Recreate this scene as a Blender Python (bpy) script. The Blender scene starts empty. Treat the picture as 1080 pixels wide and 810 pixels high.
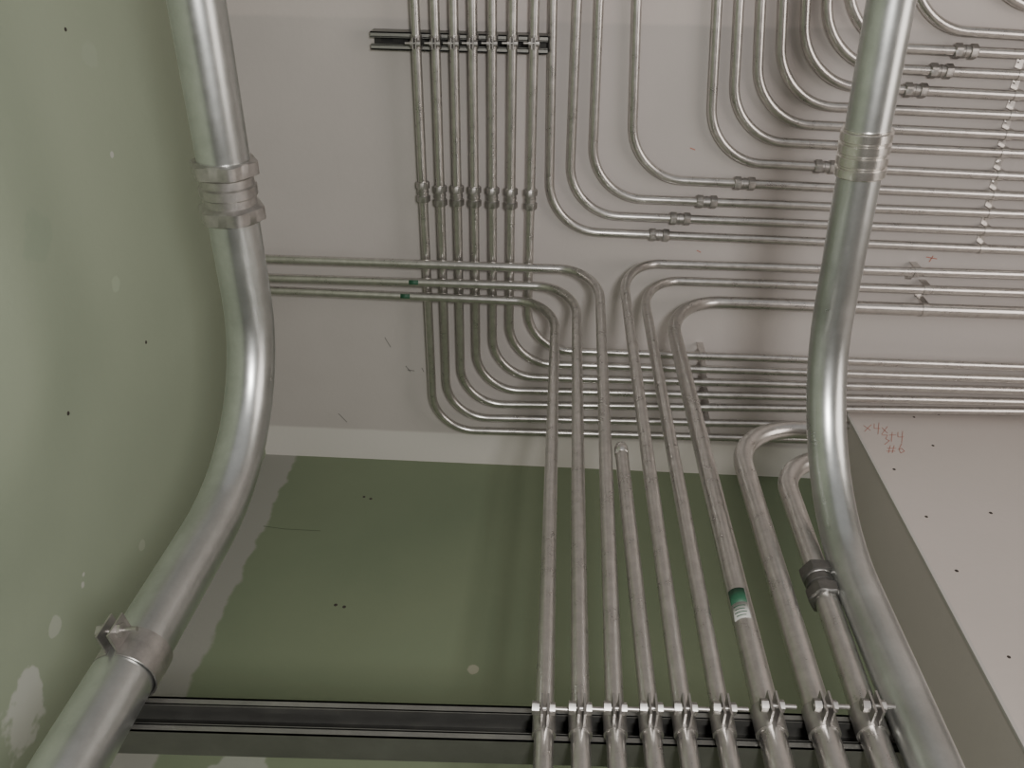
import bpy, bmesh, math
from mathutils import Vector, Matrix
# Camera solved from the three vanishing points of the room (vertical / depth / width axes).
# Measurements taken off the photo are intersected with the real planes of the room
# (ceiling, walls, conduit plane) to get true world positions in metres.
H=1.5
f=872.0
uz=Vector((57,-525,872)).normalized(); uy=Vector((-22,1445,872)); uy=(uy-uz*uy.dot(uz)).normalized(); ux=uy.cross(uz).normalized()
def comp(px,py):
    v=Vector((px-540,py-405,f)); return Vector((v.dot(ux),v.dot(uy),v.dot(uz)))
def onZ(p,z):
    c=comp(*p); c=c*(z/c.z); return Vector((c.x,c.y,c.z+H))
def onY(p,y):
    c=comp(*p); c=c*(y/c.y); return Vector((c.x,c.y,c.z+H))
def onX(p,x):
    c=comp(*p); c=c*(x/c.x); return Vector((c.x,c.y,c.z+H))
CEIL=2.0
def nt(name):
    m=bpy.data.materials.new(name); m.use_nodes=True
    return m,m.node_tree.nodes,m.node_tree.links,m.node_tree.nodes['Principled BSDF']
def metal(name,c1,c2,rough,scale=30):
    m,n,l,b=nt(name)
    tc=n.new('ShaderNodeTexCoord'); no=n.new('ShaderNodeTexNoise'); no.inputs['Scale'].default_value=scale; no.inputs['Detail'].default_value=8; no.inputs['Roughness'].default_value=.7
    l.new(tc.outputs['Object'],no.inputs['Vector'])
    r=n.new('ShaderNodeValToRGB'); r.color_ramp.elements[0].position=.3; r.color_ramp.elements[1].position=.7
    r.color_ramp.elements[0].color=(*c1,1); r.color_ramp.elements[1].color=(*c2,1)
    l.new(no.outputs['Fac'],r.inputs['Fac']); l.new(r.outputs['Color'],b.inputs['Base Color'])
    mr=n.new('ShaderNodeMapRange'); mr.inputs['To Min'].default_value=rough-.05; mr.inputs['To Max'].default_value=rough+.09
    l.new(no.outputs['Fac'],mr.inputs['Value']); l.new(mr.outputs[0],b.inputs['Roughness'])
    b.inputs['Metallic'].default_value=.94
    return m
def plain(name,c,rough=.6,met=0):
    m,n,l,b=nt(name); b.inputs['Base Color'].default_value=(*c,1); b.inputs['Roughness'].default_value=rough; b.inputs['Metallic'].default_value=met
    return m
def drywall(name,base,var,bands=(),spots=()):
    m,n,l,b=nt(name)
    geo=n.new('ShaderNodeNewGeometry'); sep=n.new('ShaderNodeSeparateXYZ'); l.new(geo.outputs['Position'],sep.inputs[0])
    n1=n.new('ShaderNodeTexNoise'); n1.inputs['Scale'].default_value=1.8; n1.inputs['Detail'].default_value=5; l.new(geo.outputs['Position'],n1.inputs['Vector'])
    n2=n.new('ShaderNodeTexNoise'); n2.inputs['Scale'].default_value=14; n2.inputs['Detail'].default_value=6; l.new(geo.outputs['Position'],n2.inputs['Vector'])
    mx=n.new('ShaderNodeMixRGB'); mx.inputs[1].default_value=(*base,1); mx.inputs[2].default_value=(*var,1)
    mr=n.new('ShaderNodeMapRange'); mr.inputs['From Min'].default_value=.35; mr.inputs['From Max'].default_value=.65; l.new(n1.outputs['Fac'],mr.inputs['Value']); l.new(mr.outputs[0],mx.inputs[0])
    col=mx.outputs[0]
    def math_(op,a,bv):
        k=n.new('ShaderNodeMath'); k.operation=op
        for i,v in enumerate((a,bv)):
            if isinstance(v,(int,float)): k.inputs[i].default_value=v
            else: l.new(v,k.inputs[i])
        return k.outputs[0]
    jit=math_('MULTIPLY',math_('SUBTRACT',n2.outputs['Fac'],.5),1.0)
    def mixin(col,mask,c):
        q=n.new('ShaderNodeMixRGB'); l.new(mask,q.inputs[0]); l.new(col,q.inputs[1]); q.inputs[2].default_value=(*c,1); return q.outputs[0]
    def smooth(v,a,bb):
        k=n.new('ShaderNodeMapRange'); k.interpolation_type='SMOOTHSTEP'; k.inputs['From Min'].default_value=a; k.inputs['From Max'].default_value=bb; l.new(v,k.inputs['Value']); return k.outputs[0]
    for ax,lo,hi,c,j in bands:
        v=math_('ADD',sep.outputs[ax],math_('MULTIPLY',jit,j))
        mk=math_('MULTIPLY',smooth(v,lo-.006,lo+.006),math_('SUBTRACT',1.0,smooth(v,hi-.006,hi+.006)))
        col=mixin(col,mk,c)
    for p,r,c in spots:
        vm=n.new('ShaderNodeVectorMath'); vm.operation='DISTANCE'; l.new(geo.outputs['Position'],vm.inputs[0]); vm.inputs[1].default_value=p
        v=math_('ADD',vm.outputs['Value'],math_('MULTIPLY',jit,r*2.6))
        col=mixin(col,math_('SUBTRACT',1.0,smooth(v,r*.75,r)),c)
    l.new(col,b.inputs['Base Color']); b.inputs['Roughness'].default_value=.85
    bp=n.new('ShaderNodeBump'); bp.inputs['Strength'].default_value=.12; bp.inputs['Distance'].default_value=.004
    n3=n.new('ShaderNodeTexNoise'); n3.inputs['Scale'].default_value=60; l.new(geo.outputs['Position'],n3.inputs['Vector']); l.new(n3.outputs['Fac'],bp.inputs['Height']); l.new(bp.outputs[0],b.inputs['Normal'])
    return m
M_EMT=metal('galvanized_emt',(.52,.505,.49),(.70,.68,.655),.27,40)
M_BIG=metal('galvanized_large',(.48,.50,.49),(.64,.66,.65),.28,14)
M_FIT=metal('zinc_fitting',(.36,.35,.34),(.52,.50,.48),.38,60)
M_STRUT=metal('strut_steel',(.27,.27,.26),(.34,.34,.32),.48,20)
M_STRUT_SHADE=metal('strut_steel_shaded',(.045,.045,.045),(.075,.075,.07),.55,20)  # same strut steel, darkened to paint in the shade inside the channel
M_DARK=plain('dark_hole',(.02,.02,.02),.8)
M_MARK=plain('dark_mark',(.05,.04,.035),.8)
M_RED=plain('red_marker',(.48,.20,.16),.7)
M_GREEN=plain('label_green',(.02,.09,.05),.5)
M_WHITE=plain('label_white',(.42,.43,.41),.5)
def mkobj(name,bm,mats,smooth=True,parent=None):
    me=bpy.data.meshes.new(name); bmesh.ops.recalc_face_normals(bm,faces=bm.faces); bm.to_mesh(me); bm.free()
    o=bpy.data.objects.new(name,me); bpy.context.scene.collection.objects.link(o)
    for m in mats: me.materials.append(m)
    for p in me.polygons: p.use_smooth=smooth
    if parent: o.parent=parent
    return o
def fillet(pts,fl,n=14):
    out=[pts[0]]
    for i in range(1,len(pts)-1):
        C=pts[i]; la,lb=fl[i-1]
        if la==0: out.append(C); continue
        A=C+(pts[i-1]-C).normalized()*la; B=C+(pts[i+1]-C).normalized()*lb
        for k in range(n+1):
            t=math.pi/2*k/n
            out.append(C+(A-C)*(1-math.sin(t))+(B-C)*(1-math.cos(t)))
    out.append(pts[-1]); return out
def sweep(bm,path,r,seg=20,cap=True):
    rings=[]; N=len(path); t0=(path[1]-path[0]).normalized()
    a=Vector((0,0,1)) if abs(t0.z)<.9 else Vector((1,0,0))
    nrm=(a-t0*a.dot(t0)).normalized()
    for i in range(N):
        if i==0: t=t0
        elif i==N-1: t=(path[-1]-path[-2]).normalized()
        else: t=((path[i]-path[i-1]).normalized()+(path[i+1]-path[i]).normalized()).normalized()
        nrm=(nrm-t*nrm.dot(t)).normalized(); b=t.cross(nrm)
        rings.append([bm.verts.new(path[i]+(nrm*math.cos(2*math.pi*k/seg)+b*math.sin(2*math.pi*k/seg))*r) for k in range(seg)])
    for i in range(N-1):
        for k in range(seg):
            bm.faces.new((rings[i][k],rings[i][(k+1)%seg],rings[i+1][(k+1)%seg],rings[i+1][k]))
    if cap:
        bm.faces.new(rings[0]); bm.faces.new(rings[-1])
def basis(d,o=None):
    d=d.normalized()
    if o is None: o=Vector((0,0,1)) if abs(d.z)<.9 else Vector((0,-1,0))
    o=(o-d*o.dot(d)).normalized(); return d,o,d.cross(o)
def lathe(bm,c,d,prof,seg=36,mi=0):
    d,o,s_=basis(d); rings=[]
    for s,r,hx in prof:
        ring=[]
        for k in range(seg):
            a=2*math.pi*k/seg
            rr=r
            if hx:
                w=(a+math.pi/6)%(math.pi/3)-math.pi/6
                rr=min(r/math.cos(w)*1.0,r*1.12)
            ring.append(bm.verts.new(c+d*s+(o*math.cos(a)+s_*math.sin(a))*rr))
        rings.append(ring)
    for i in range(len(rings)-1):
        for k in range(seg):
            fa=bm.faces.new((rings[i][k],rings[i][(k+1)%seg],rings[i+1][(k+1)%seg],rings[i+1][k])); fa.material_index=mi
    for rg in (rings[0],rings[-1]): bm.faces.new(rg).material_index=mi
def box(bm,c,ax,ay,az,mi=0):
    vs=[bm.verts.new(c+ax*i+ay*j+az*k) for i in(-1,1) for j in(-1,1) for k in(-1,1)]
    for q in((0,1,3,2),(4,6,7,5),(0,4,5,1),(2,3,7,6),(0,2,6,4),(1,5,7,3)):
        bm.faces.new([vs[i] for i in q]).material_index=mi
def band(bm,c,d,o,r,w,th,a0,a1,n=20,mi=0):
    d,o,s=basis(d,o); prev=None
    for k in range(n+1):
        a=a0+(a1-a0)*k/n; v=o*math.cos(a)+s*math.sin(a)
        ring=[bm.verts.new(c+v*q+d*z) for q,z in((r,-w/2),(r+th,-w/2),(r+th,w/2),(r,w/2))]
        if prev:
            for i in range(4): bm.faces.new((prev[i],prev[(i+1)%4],ring[(i+1)%4],ring[i])).material_index=mi
        else: bm.faces.new(ring)
        prev=ring
    bm.faces.new(prev)
def flat_shade_auto(o,ang=35):
    me=o.data
    bm=bmesh.new(); bm.from_mesh(me)
    for e in bm.edges:
        if len(e.link_faces)==2 and e.calc_face_angle(0)>math.radians(ang): e.smooth=False
    bm.to_mesh(me); bm.free()
def coupling(c,d,r,parent,L=.05):
    bm=bmesh.new(); h=L/2; e=r*1.38; m=r*1.2
    lathe(bm,c,d,[(-h,r,0),(-h,e*.93,0),(-h*.93,e,1),(-h*.38,e,1),(-h*.36,e*.92,0),(-h*.32,m,0),(-h*.12,m,0),(-h*.10,m*1.08,0),(h*.10,m*1.08,0),(h*.12,m,0),(h*.32,m,0),(h*.36,e*.92,0),(h*.38,e,1),(h*.93,e,1),(h,e*.93,0),(h,r,0)])
    o=mkobj('compression_coupling',bm,[M_FIT],True,parent); flat_shade_auto(o); return o
def strut_clamp(c,d,o,r,parent,w=.03,k=1.0):
    bm=bmesh.new(); d,o,s=basis(d,o); th=.0024
    band(bm,c,d,o,r,w,th,.14,2*math.pi-.14,32)
    for sg in(-1,1):
        box(bm,c+o*(r+.010*k)+s*sg*(r*.14+.002),s*.0012,o*.011*k,d*w*.42)
    lathe(bm,c+o*(r+.013*k),s,[(-.014*k,.0028,0),(.024*k,.0028,0)],12)
    lathe(bm,c+o*(r+.013*k)-s*(.010*k),s,[(-.004,.0065*k,1),(.004,.0065*k,1)],24)
    lathe(bm,c+o*(r+.013*k)+s*(.008*k),s,[(-.003,.006*k,1),(.003,.006*k,1)],24)
    ob=mkobj('strut_clamp',bm,[M_FIT],True,parent); flat_shade_auto(ob); return ob
def one_hole_strap(c,d,r,parent,zc,side=1):
    bm=bmesh.new(); d,o,s=basis(d,Vector((0,0,-1))); s=s*side
    band(bm,c,d,o,r,.016,.0016,-math.pi*.5*1.0,math.pi*.5,16)
    for sg in (-1,1):
        box(bm,Vector((c.x,c.y,(c.z+zc)/2))+s*sg*(r+.0008),s*.0008,Vector((0,0,(zc-c.z)/2)),d*.008)
    tz=zc-.001
    box(bm,Vector((c.x,c.y,tz))+s*(r+.012),s*.012,Vector((0,0,.001)),d*.008)
    lathe(bm,Vector((c.x,c.y,tz-.003))+s*(r+.014),Vector((0,0,-1)),[(-.002,.0045,1),(.002,.0045,1)],24)
    ob=mkobj('one_hole_strap',bm,[M_EMT],True,parent); flat_shade_auto(ob); return ob
def conduit(name,pts,fl,r,mat,seg=20):
    bm=bmesh.new(); sweep(bm,fillet(pts,fl),r,seg); o=mkobj(name,bm,[mat]); flat_shade_auto(o,50)
    return o
# ---------- room
XL=-.842; YB=1.492; XR=2.6; YF=-2.2
def tl(v): return (v.x,v.y,v.z)
LW=(.56,.58,.53)
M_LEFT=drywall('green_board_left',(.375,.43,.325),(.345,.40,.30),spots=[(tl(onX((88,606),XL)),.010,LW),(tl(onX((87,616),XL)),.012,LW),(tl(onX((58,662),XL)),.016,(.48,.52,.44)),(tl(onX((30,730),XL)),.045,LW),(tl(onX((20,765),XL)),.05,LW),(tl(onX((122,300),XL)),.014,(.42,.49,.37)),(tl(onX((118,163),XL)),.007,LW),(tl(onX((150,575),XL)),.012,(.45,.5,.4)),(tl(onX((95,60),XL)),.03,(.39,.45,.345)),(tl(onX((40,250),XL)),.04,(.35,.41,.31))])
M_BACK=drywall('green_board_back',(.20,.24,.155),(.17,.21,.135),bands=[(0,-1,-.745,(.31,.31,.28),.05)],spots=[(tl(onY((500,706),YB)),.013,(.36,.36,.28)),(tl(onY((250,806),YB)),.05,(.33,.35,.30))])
M_CEIL=drywall('ceiling_paint',(.485,.455,.44),(.55,.515,.50),bands=[(1,1.385,1.6,(.70,.675,.645),.004),(1,-5,.26,(.58,.535,.515),.01)])
M_COL=drywall('column_board',(.60,.55,.52),(.56,.515,.485))
M_RW=drywall('right_wall_paint',(.55,.53,.5),(.5,.48,.46))
M_FLOOR=drywall('concrete',(.32,.31,.30),(.38,.37,.36))
def slab(name,lo,hi,mat):
    bm=bmesh.new(); lo=Vector(lo); hi=Vector(hi); c=(lo+hi)/2; h=(hi-lo)/2
    box(bm,c,Vector((h.x,0,0)),Vector((0,h.y,0)),Vector((0,0,h.z))); return mkobj(name,bm,[mat],False)
Zc=CEIL+H
slab('ceiling',(XL-.1,YF,Zc),(XR+.1,YB+.1,Zc+.1),M_CEIL)
slab('floor',(XL-.1,YF,-.1),(XR+.1,YB+.1,0),M_FLOOR)
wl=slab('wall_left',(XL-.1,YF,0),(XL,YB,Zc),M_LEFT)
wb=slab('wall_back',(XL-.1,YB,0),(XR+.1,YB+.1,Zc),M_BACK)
slab('wall_right',(XR,YF,0),(XR+.1,YB,Zc),M_RW)
col=slab('drywall_column',(.838,1.245,0),(XR,YB,Zc),M_COL)
bm=bmesh.new(); box(bm,Vector((.8385,1.2455,Zc/2)),Vector((.0035,0,0)),Vector((0,.0035,0)),Vector((0,0,Zc/2))); mkobj('corner_bead',bm,[M_RW],False,col)
def discs(name,pts,n,r,mat,parent=None):
    bm=bmesh.new()
    for i,p in enumerate(pts):
        lathe(bm,p,n,[(-.001,r*(1+.3*math.sin(i*7)),0),(.0008,r*.8,0)],12)
    return mkobj(name,bm,[mat],False,parent)
YCf=1.245
discs('drywall_screws',[onY(p,YCf) for p in((984,470),(943,495),(1045,541),(1009,602),(977,545),(1064,693),(964,440),(990,437))],Vector((0,-1,0)),.0042,M_MARK,col)
discs('drywall_screws',[onX(p,XL) for p in((69,31),(154,361),(72,436))],Vector((1,0,0)),.004,M_MARK,wl)
discs('drywall_screws',[onY(p,YB) for p in((384,524),(391,526),(354,638),(363,640))],Vector((0,-1,0)),.0045,M_MARK,wb)
def strokes(name,polys,plane,val,w,mat,parent=None):
    bm=bmesh.new(); fn={'Y':onY,'Z':onZ}[plane]
    off=Vector((0,-.0006,0)) if plane=='Y' else Vector((0,0,-.0006))
    for pl in polys:
        q=[fn(p,val)+off for p in pl]
        for a,b in zip(q,q[1:]):
            d=(b-a); L=d.length; d.normalize(); s=d.cross(off.normalized())
            box(bm,(a+b)/2,d*(L/2+w*.4),s*w,off*.5)
    return mkobj(name,bm,[mat],False,parent)
strokes('marker_writing',[[(911,449),(918,454)],[(919,448),(912,455)],[(922,447),(922,452),(928,452)],[(927,446),(926,458)],[(930,451),(936,457)],[(936,450),(930,458)],
 [(930,459),(936,459),(934,463),(938,465),(933,469)],[(941,456),(940,466)],[(938,459),(945,459)],[(947,456),(947,461),(953,461)],[(952,455),(951,467)],
 [(939,470),(937,478)],[(943,470),(941,478)],[(936,473),(945,473)],[(935,476),(944,476)],[(951,468),(948,474),(950,478),(954,476),(951,473),(948,474)]],'Y',YCf,.0007,M_RED,col)
strokes('seam_crack',[[(278,555),(300,558),(338,560)]],'Y',YB,.0007,plain('crack_dark',(.10,.13,.08),.8),wb)
strokes('ceiling_scuffs',[[(428,386),(433,392)],[(430,390),(437,391)],[(357,436),(366,445)],[(406,356),(412,366)],[(445,388),(447,392)]],'Z',CEIL,.0012,plain('grey_scuff',(.27,.26,.25),.8))
strokes('ceiling_marker',[[(977,271),(988,273)],[(980,276),(984,270)],[(735,264),(739,266)],[(728,156),(733,158)]],'Z',CEIL,.0012,M_RED)
# ---------- ceiling conduits
zA=1.945; zB=1.978; rs=.0107
def ceil_conduit(top,cor,rt,z,R,xend=XR,r=rs):
    T=onZ(top,z);C=onZ(cor,z);Rr=onZ(rt,z)
    d=(T-C).normalized(); T2=C+d*((-1.6-C.y)/d.y)
    e=(Rr-C).normalized(); R2=C+e*((xend-C.x)/e.x)
    return conduit('electrical_conduit',[T2,C,R2],[(R,R)],r,M_EMT),T2,C,R2
A=[((437,0),(458,453),(1080,470),(447,202)),((458,0),(472,440),(1080,453),(466,206)),((478,0),(487,426),(1080,434),(483,206)),((498,0),(503,411),(1080,424),(502,207)),
   ((519,0),(520,397),(1080,412),(521,208)),((541,0),(537,383),(1080,400),(540,209)),((564,0),(556,369),(1080,387),(559,210))]
def nearest(P,Q,pt):
    d=(Q-P).normalized(); return P+d*(pt-P).dot(d)
strutA=[onZ((393,41),CEIL-.02),onZ((578,46),CEIL-.02)]
for i,(t,c,r_,cp) in enumerate(A):
    o,T,C,R=ceil_conduit(t,c,r_,zA,.12,XR if i>=2 else .84)
    coupling(nearest(T,C,onZ(cp,zA)),C-T,rs,o)
    q=onZ((t[0],44),zA); q=nearest(T,C,q); strut_clamp(q,C-T,Vector((0,0,-1)),rs,o,.028,.9)
    s=nearest(C,R,onZ((746-i*1,c[1]+8),zA)); one_hole_strap(s,R-C,rs,o,Zc,1)
B=[((583,0),(579,243),(1080,264),(695,247)),((609,0),(600,226),(1080,245),(717,230)),((632,0),(624,208),(1080,226),(745,212)),((672,0),(666,188),(1080,207),(785,192)),
   ((757,0),(748,170),(1080,186),(870,175)),((780,0),(772,148),(1080,162),None),((803,0),(797,129),(1080,143),None),((826,0),(821,110),(1080,122),None),
   ((850,0),(846,89),(1080,101),(965,95)),((873,0),(870,69),(1080,79),(992,74)),((895,0),(893,48),(1080,57),(1018,53)),((961,0),(958,29),(1080,37),None),((1034,-10),(1033,2),(1080,7),None)]
for i,(t,c,r_,cp) in enumerate(B):
    o,T,C,R=ceil_conduit(t,c,r_,zB,.125)
    if cp: coupling(nearest(C,R,onZ(cp,zB)),R-C,rs,o)
    if i<10:
        yy=r_[1]; s=nearest(C,R,onZ((1036+i*4.6,yy-3),zB)); one_hole_strap(s,R-C,rs,o,Zc,-1)
# ---------- vertical conduits on the strut
YP=.82
def vert(strp,cor,end,zh,r,la,lb,xend=None):
    S=onY(strp,YP)
    if zh is None: C=onY(cor,YP); E=onY(end,YP)
    else: C=onZ(cor,zh); E=onZ(end,zh)
    if xend is not None:
        e=(E-C).normalized(); E=C+e*((xend-C.x)/e.x)
    F=Vector((S.x,S.y,0))
    return conduit('vertical_conduit',[F,S,C,E],[(0,0),(la,lb)],r,M_EMT),S,C,E
rv=.0112; V={}
spec={1:((574,762),(586,319),(283,306),1.918,rv,.17,.10,XL),2:((612,762),(608,303),(283,293),1.918,rv,.17,.10,XL),3:((648.5,762),(632,285),(283,273),1.918,rv,.17,.10,XL),
 5:((721.5,762),(655,277),(1080,290),1.965,rv,.18,.10,XR),6:((762,762),(676,295),(1080,309),1.965,rv,.18,.10,XR),7:((811,762),(703,317),(1080,330),1.955,.0158,.22,.14,XR),
 8:((866,762),(772,449),(872,455),None,.0158,.12,.12,None),9:((916,762),(819,480),(872,484),None,.0158,.10,.10,None)}
for k,s in spec.items():
    V[k]=vert(*s)
    if k in(5,6,7):
        px={5:(967,285),6:(977,304),7:(975,325)}[k]
        o,S,C,E=V[k]; one_hole_strap(nearest(C,E,onZ(px,s[3])),E-C,s[4],o,Zc,1)
S4=onY((686,762),YP); T4=onY((655,473),YP)
o4=conduit('vertical_conduit',[Vector((S4.x,S4.y,0)),S4,T4],[(0,0)],rv,M_EMT); V[4]=(o4,S4,T4,None)
bm=bmesh.new(); lathe(bm,T4,Vector((0,0,1)),[(-.02,rv*1.0,0),(-.02,rv*1.04,0),(0,rv*1.04,0),(.007,rv*.85,0),(.010,rv*.3,0)],24); mkobj('end_cap',bm,[M_EMT],True,o4)
for k,(o,S,C,E) in V.items():
    strut_clamp(S,Vector((0,0,1)),Vector((0,-1,0)),spec[k][4] if k in spec else rv,o,.034,1.05)
o,S,C,E=V[9]; ob=coupling(nearest(S,C,onY((856,617),YP)),C-S,.0158,o,.06); ob.data.materials[0]=metal('dark_fitting',(.16,.16,.155),(.26,.25,.24),.40,60)
for k in(8,9):
    o,S,C,E=V[k]; coupling(E,E-C,.0158,o,.05)
def wrap(par,c,d,face,r,L,a,mat,nm):
    bm=bmesh.new(); band(bm,c,d,face,r,L,.0005,-a,a,12); return mkobj(nm,bm,[mat],True,par)
o,S,C,E=V[7]
lc=nearest(S,C,onY((782,648),YP+.02))
dd=(C-S).normalized(); fc=Vector((-.45,-1,0))
wrap(o,lc+dd*.013,dd,fc,.0158,.028,.75,M_GREEN,'label_green')
wrap(o,lc-dd*.016,dd,fc,.0158,.030,.75,M_WHITE,'label_white')
for i in range(4):
    wrap(o,lc-dd*(.008+i*.006),dd,fc,.0163,.0010,.5-.1*(i%2),M_GREEN,'label_print')
# small maker's stickers on two of the left-going runs
for k,px in((2,(437,300)),(1,(428,313))):
    o,S,C,E=V[k]
    wrap(o,nearest(C,E,onZ(px,1.918)),(E-C).normalized(),Vector((0,-.4,-1)),rv,.024,.5,M_GREEN,'label_green')
# ---------- strut channels
def strut(name,p,q,o_,w=.041,dp=.041,th=.0028,slots=True):
    bm=bmesh.new(); d=(q-p).normalized(); d,o,s=basis(d,o_); mid=(p+q)/2; hl=(q-p).length/2
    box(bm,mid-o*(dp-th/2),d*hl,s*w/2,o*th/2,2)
    for sg in(-1,1):
        box(bm,mid-o*(dp/2)+s*sg*(w/2-th/2),d*hl,s*th/2,o*dp/2)
        box(bm,mid-o*(th/2)+s*sg*(w/2-.0055),d*hl,s*.0055,o*th/2)
        box(bm,mid-o*.005+s*sg*(w/2-.0105),d*hl,s*th/2,o*.005)
    if slots:
        for i in range(int(hl*2/.05)):
            box(bm,p+d*(.03+i*.05)-o*(dp-th-.0003),d*.014,s*.007,o*.0004,1)
    return mkobj(name,bm,[M_STRUT,M_DARK,M_STRUT_SHADE],False)
L=onY((118,752),YP+.014); Rr=onY((1000,776),YP+.014); ys=YP+rv+.002
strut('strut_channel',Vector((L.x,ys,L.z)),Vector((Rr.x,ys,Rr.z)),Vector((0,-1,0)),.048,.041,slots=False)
p=strutA[0];q=strutA[1]; zz=zA+H+rs+.002
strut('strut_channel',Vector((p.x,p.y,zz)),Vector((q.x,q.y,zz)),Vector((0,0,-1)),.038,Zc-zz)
# ---------- large conduits
def big(bot,cor,top,Y,r,la,lb):
    Bt=onY(bot,Y); C=onY(cor,Y); T=onZ(top,C.z-H); e=(T-C).normalized(); T2=C+e*((-1.6-C.y)/e.y)
    F=Vector((Bt.x,Bt.y,0))
    return conduit('large_electrical_conduit',[F,Bt,C,T2],[(0,0),(la,lb)],r,M_BIG,48),Bt,C,T2
RL=.0368; RR=.0285
YL=YP+.0125-RL; YR=YP+.0125-RR
oL,BL,CL,TL=big((75,805),(284,453),(207,0),YL,RL,.27,.25)
oR,BR,CR,TR=big((982,800),(850,490),(940,0),YR,RR,.28,.28)
def big_coup(c,d,r,parent,L,mat):
    bm=bmesh.new(); h=L/2
    P=[(-h,r,0),(-h,r*1.2,0),(-h*.95,r*1.24,1),(-h*.55,r*1.24,1),(-h*.5,r*1.18,0),(-h*.45,r*1.08,0),(-h*.2,r*1.08,0),(-h*.15,r*1.16,0),(h*.15,r*1.16,0),(h*.2,r*1.08,0),(h*.45,r*1.08,0),(h*.5,r*1.18,0),(h*.55,r*1.24,1),(h*.95,r*1.24,1),(h,r*1.2,0),(h,r,0)]
    lathe(bm,c,d,P,72); o=mkobj('large_coupling',bm,[mat],True,parent); flat_shade_auto(o)
big_coup(nearest(CL,TL,onZ((241,200),CL.z-H)),TL-CL,RL*.95,oL,.088,M_FIT)
def ring_coup(c,d,r,parent,L,mat):
    bm=bmesh.new(); P=[(-L/2,r,0),(-L/2,r*1.12,0)]
    n=4
    for i in range(n):
        a=-L/2+L*i/n; s=L/n
        P+=[(a+s*.1,r*1.16,0),(a+s*.75,r*1.16,0),(a+s*.85,r*1.08,0),(a+s*.97,r*1.08,0)]
    P+=[(L/2,r*1.12,0),(L/2,r,0)]
    lathe(bm,c,d,P,48); o=mkobj('large_coupling',bm,[mat],True,parent); flat_shade_auto(o)
M_BRASS=metal('zinc_coupling',(.66,.64,.60),(.78,.76,.73),.22,40)
ring_coup(nearest(CR,TR,onZ((912,160),CR.z-H)),TR-CR,RR,oR,.062,M_BRASS)
strut_clamp(onY((140,699),YL),CL-BL,Vector((-.22,-1,0)),RL,oL,.042,1.3)
# ---------- camera
cam=bpy.data.cameras.new('camera'); co=bpy.data.objects.new('camera',cam); bpy.context.scene.collection.objects.link(co)
right=Vector((ux.x,uy.x,uz.x)); down=Vector((ux.y,uy.y,uz.y)); fw=Vector((ux.z,uy.z,uz.z))
m=Matrix((( right.x,-down.x,-fw.x,0),(right.y,-down.y,-fw.y,0),(right.z,-down.z,-fw.z,H),(0,0,0,1)))
co.matrix_world=m; cam.sensor_width=36; cam.lens=36*f/1080; cam.clip_start=.02
bpy.context.scene.camera=co
def area(name,loc,tgt,size,e,c):
    l=bpy.data.lights.new(name,'AREA'); l.size=size; l.energy=e; l.color=c; o=bpy.data.objects.new(name,l); bpy.context.scene.collection.objects.link(o)
    o.location=loc; o.rotation_euler=(Vector(tgt)-Vector(loc)).to_track_quat('-Z','Y').to_euler(); return o
area('work_light',(.20,-.17,1.31),(-.05,.75,3.3),.17,20,(1,.96,.92))
area('site_light',(2.2,.0,1.9),(.3,.7,3.5),1.3,20,(1,.90,.83))
w=bpy.data.worlds.new('world'); bpy.context.scene.world=w; w.use_nodes=True
w.node_tree.nodes['Background'].inputs[0].default_value=(1,.98,.96,1); w.node_tree.nodes['Background'].inputs[1].default_value=.37
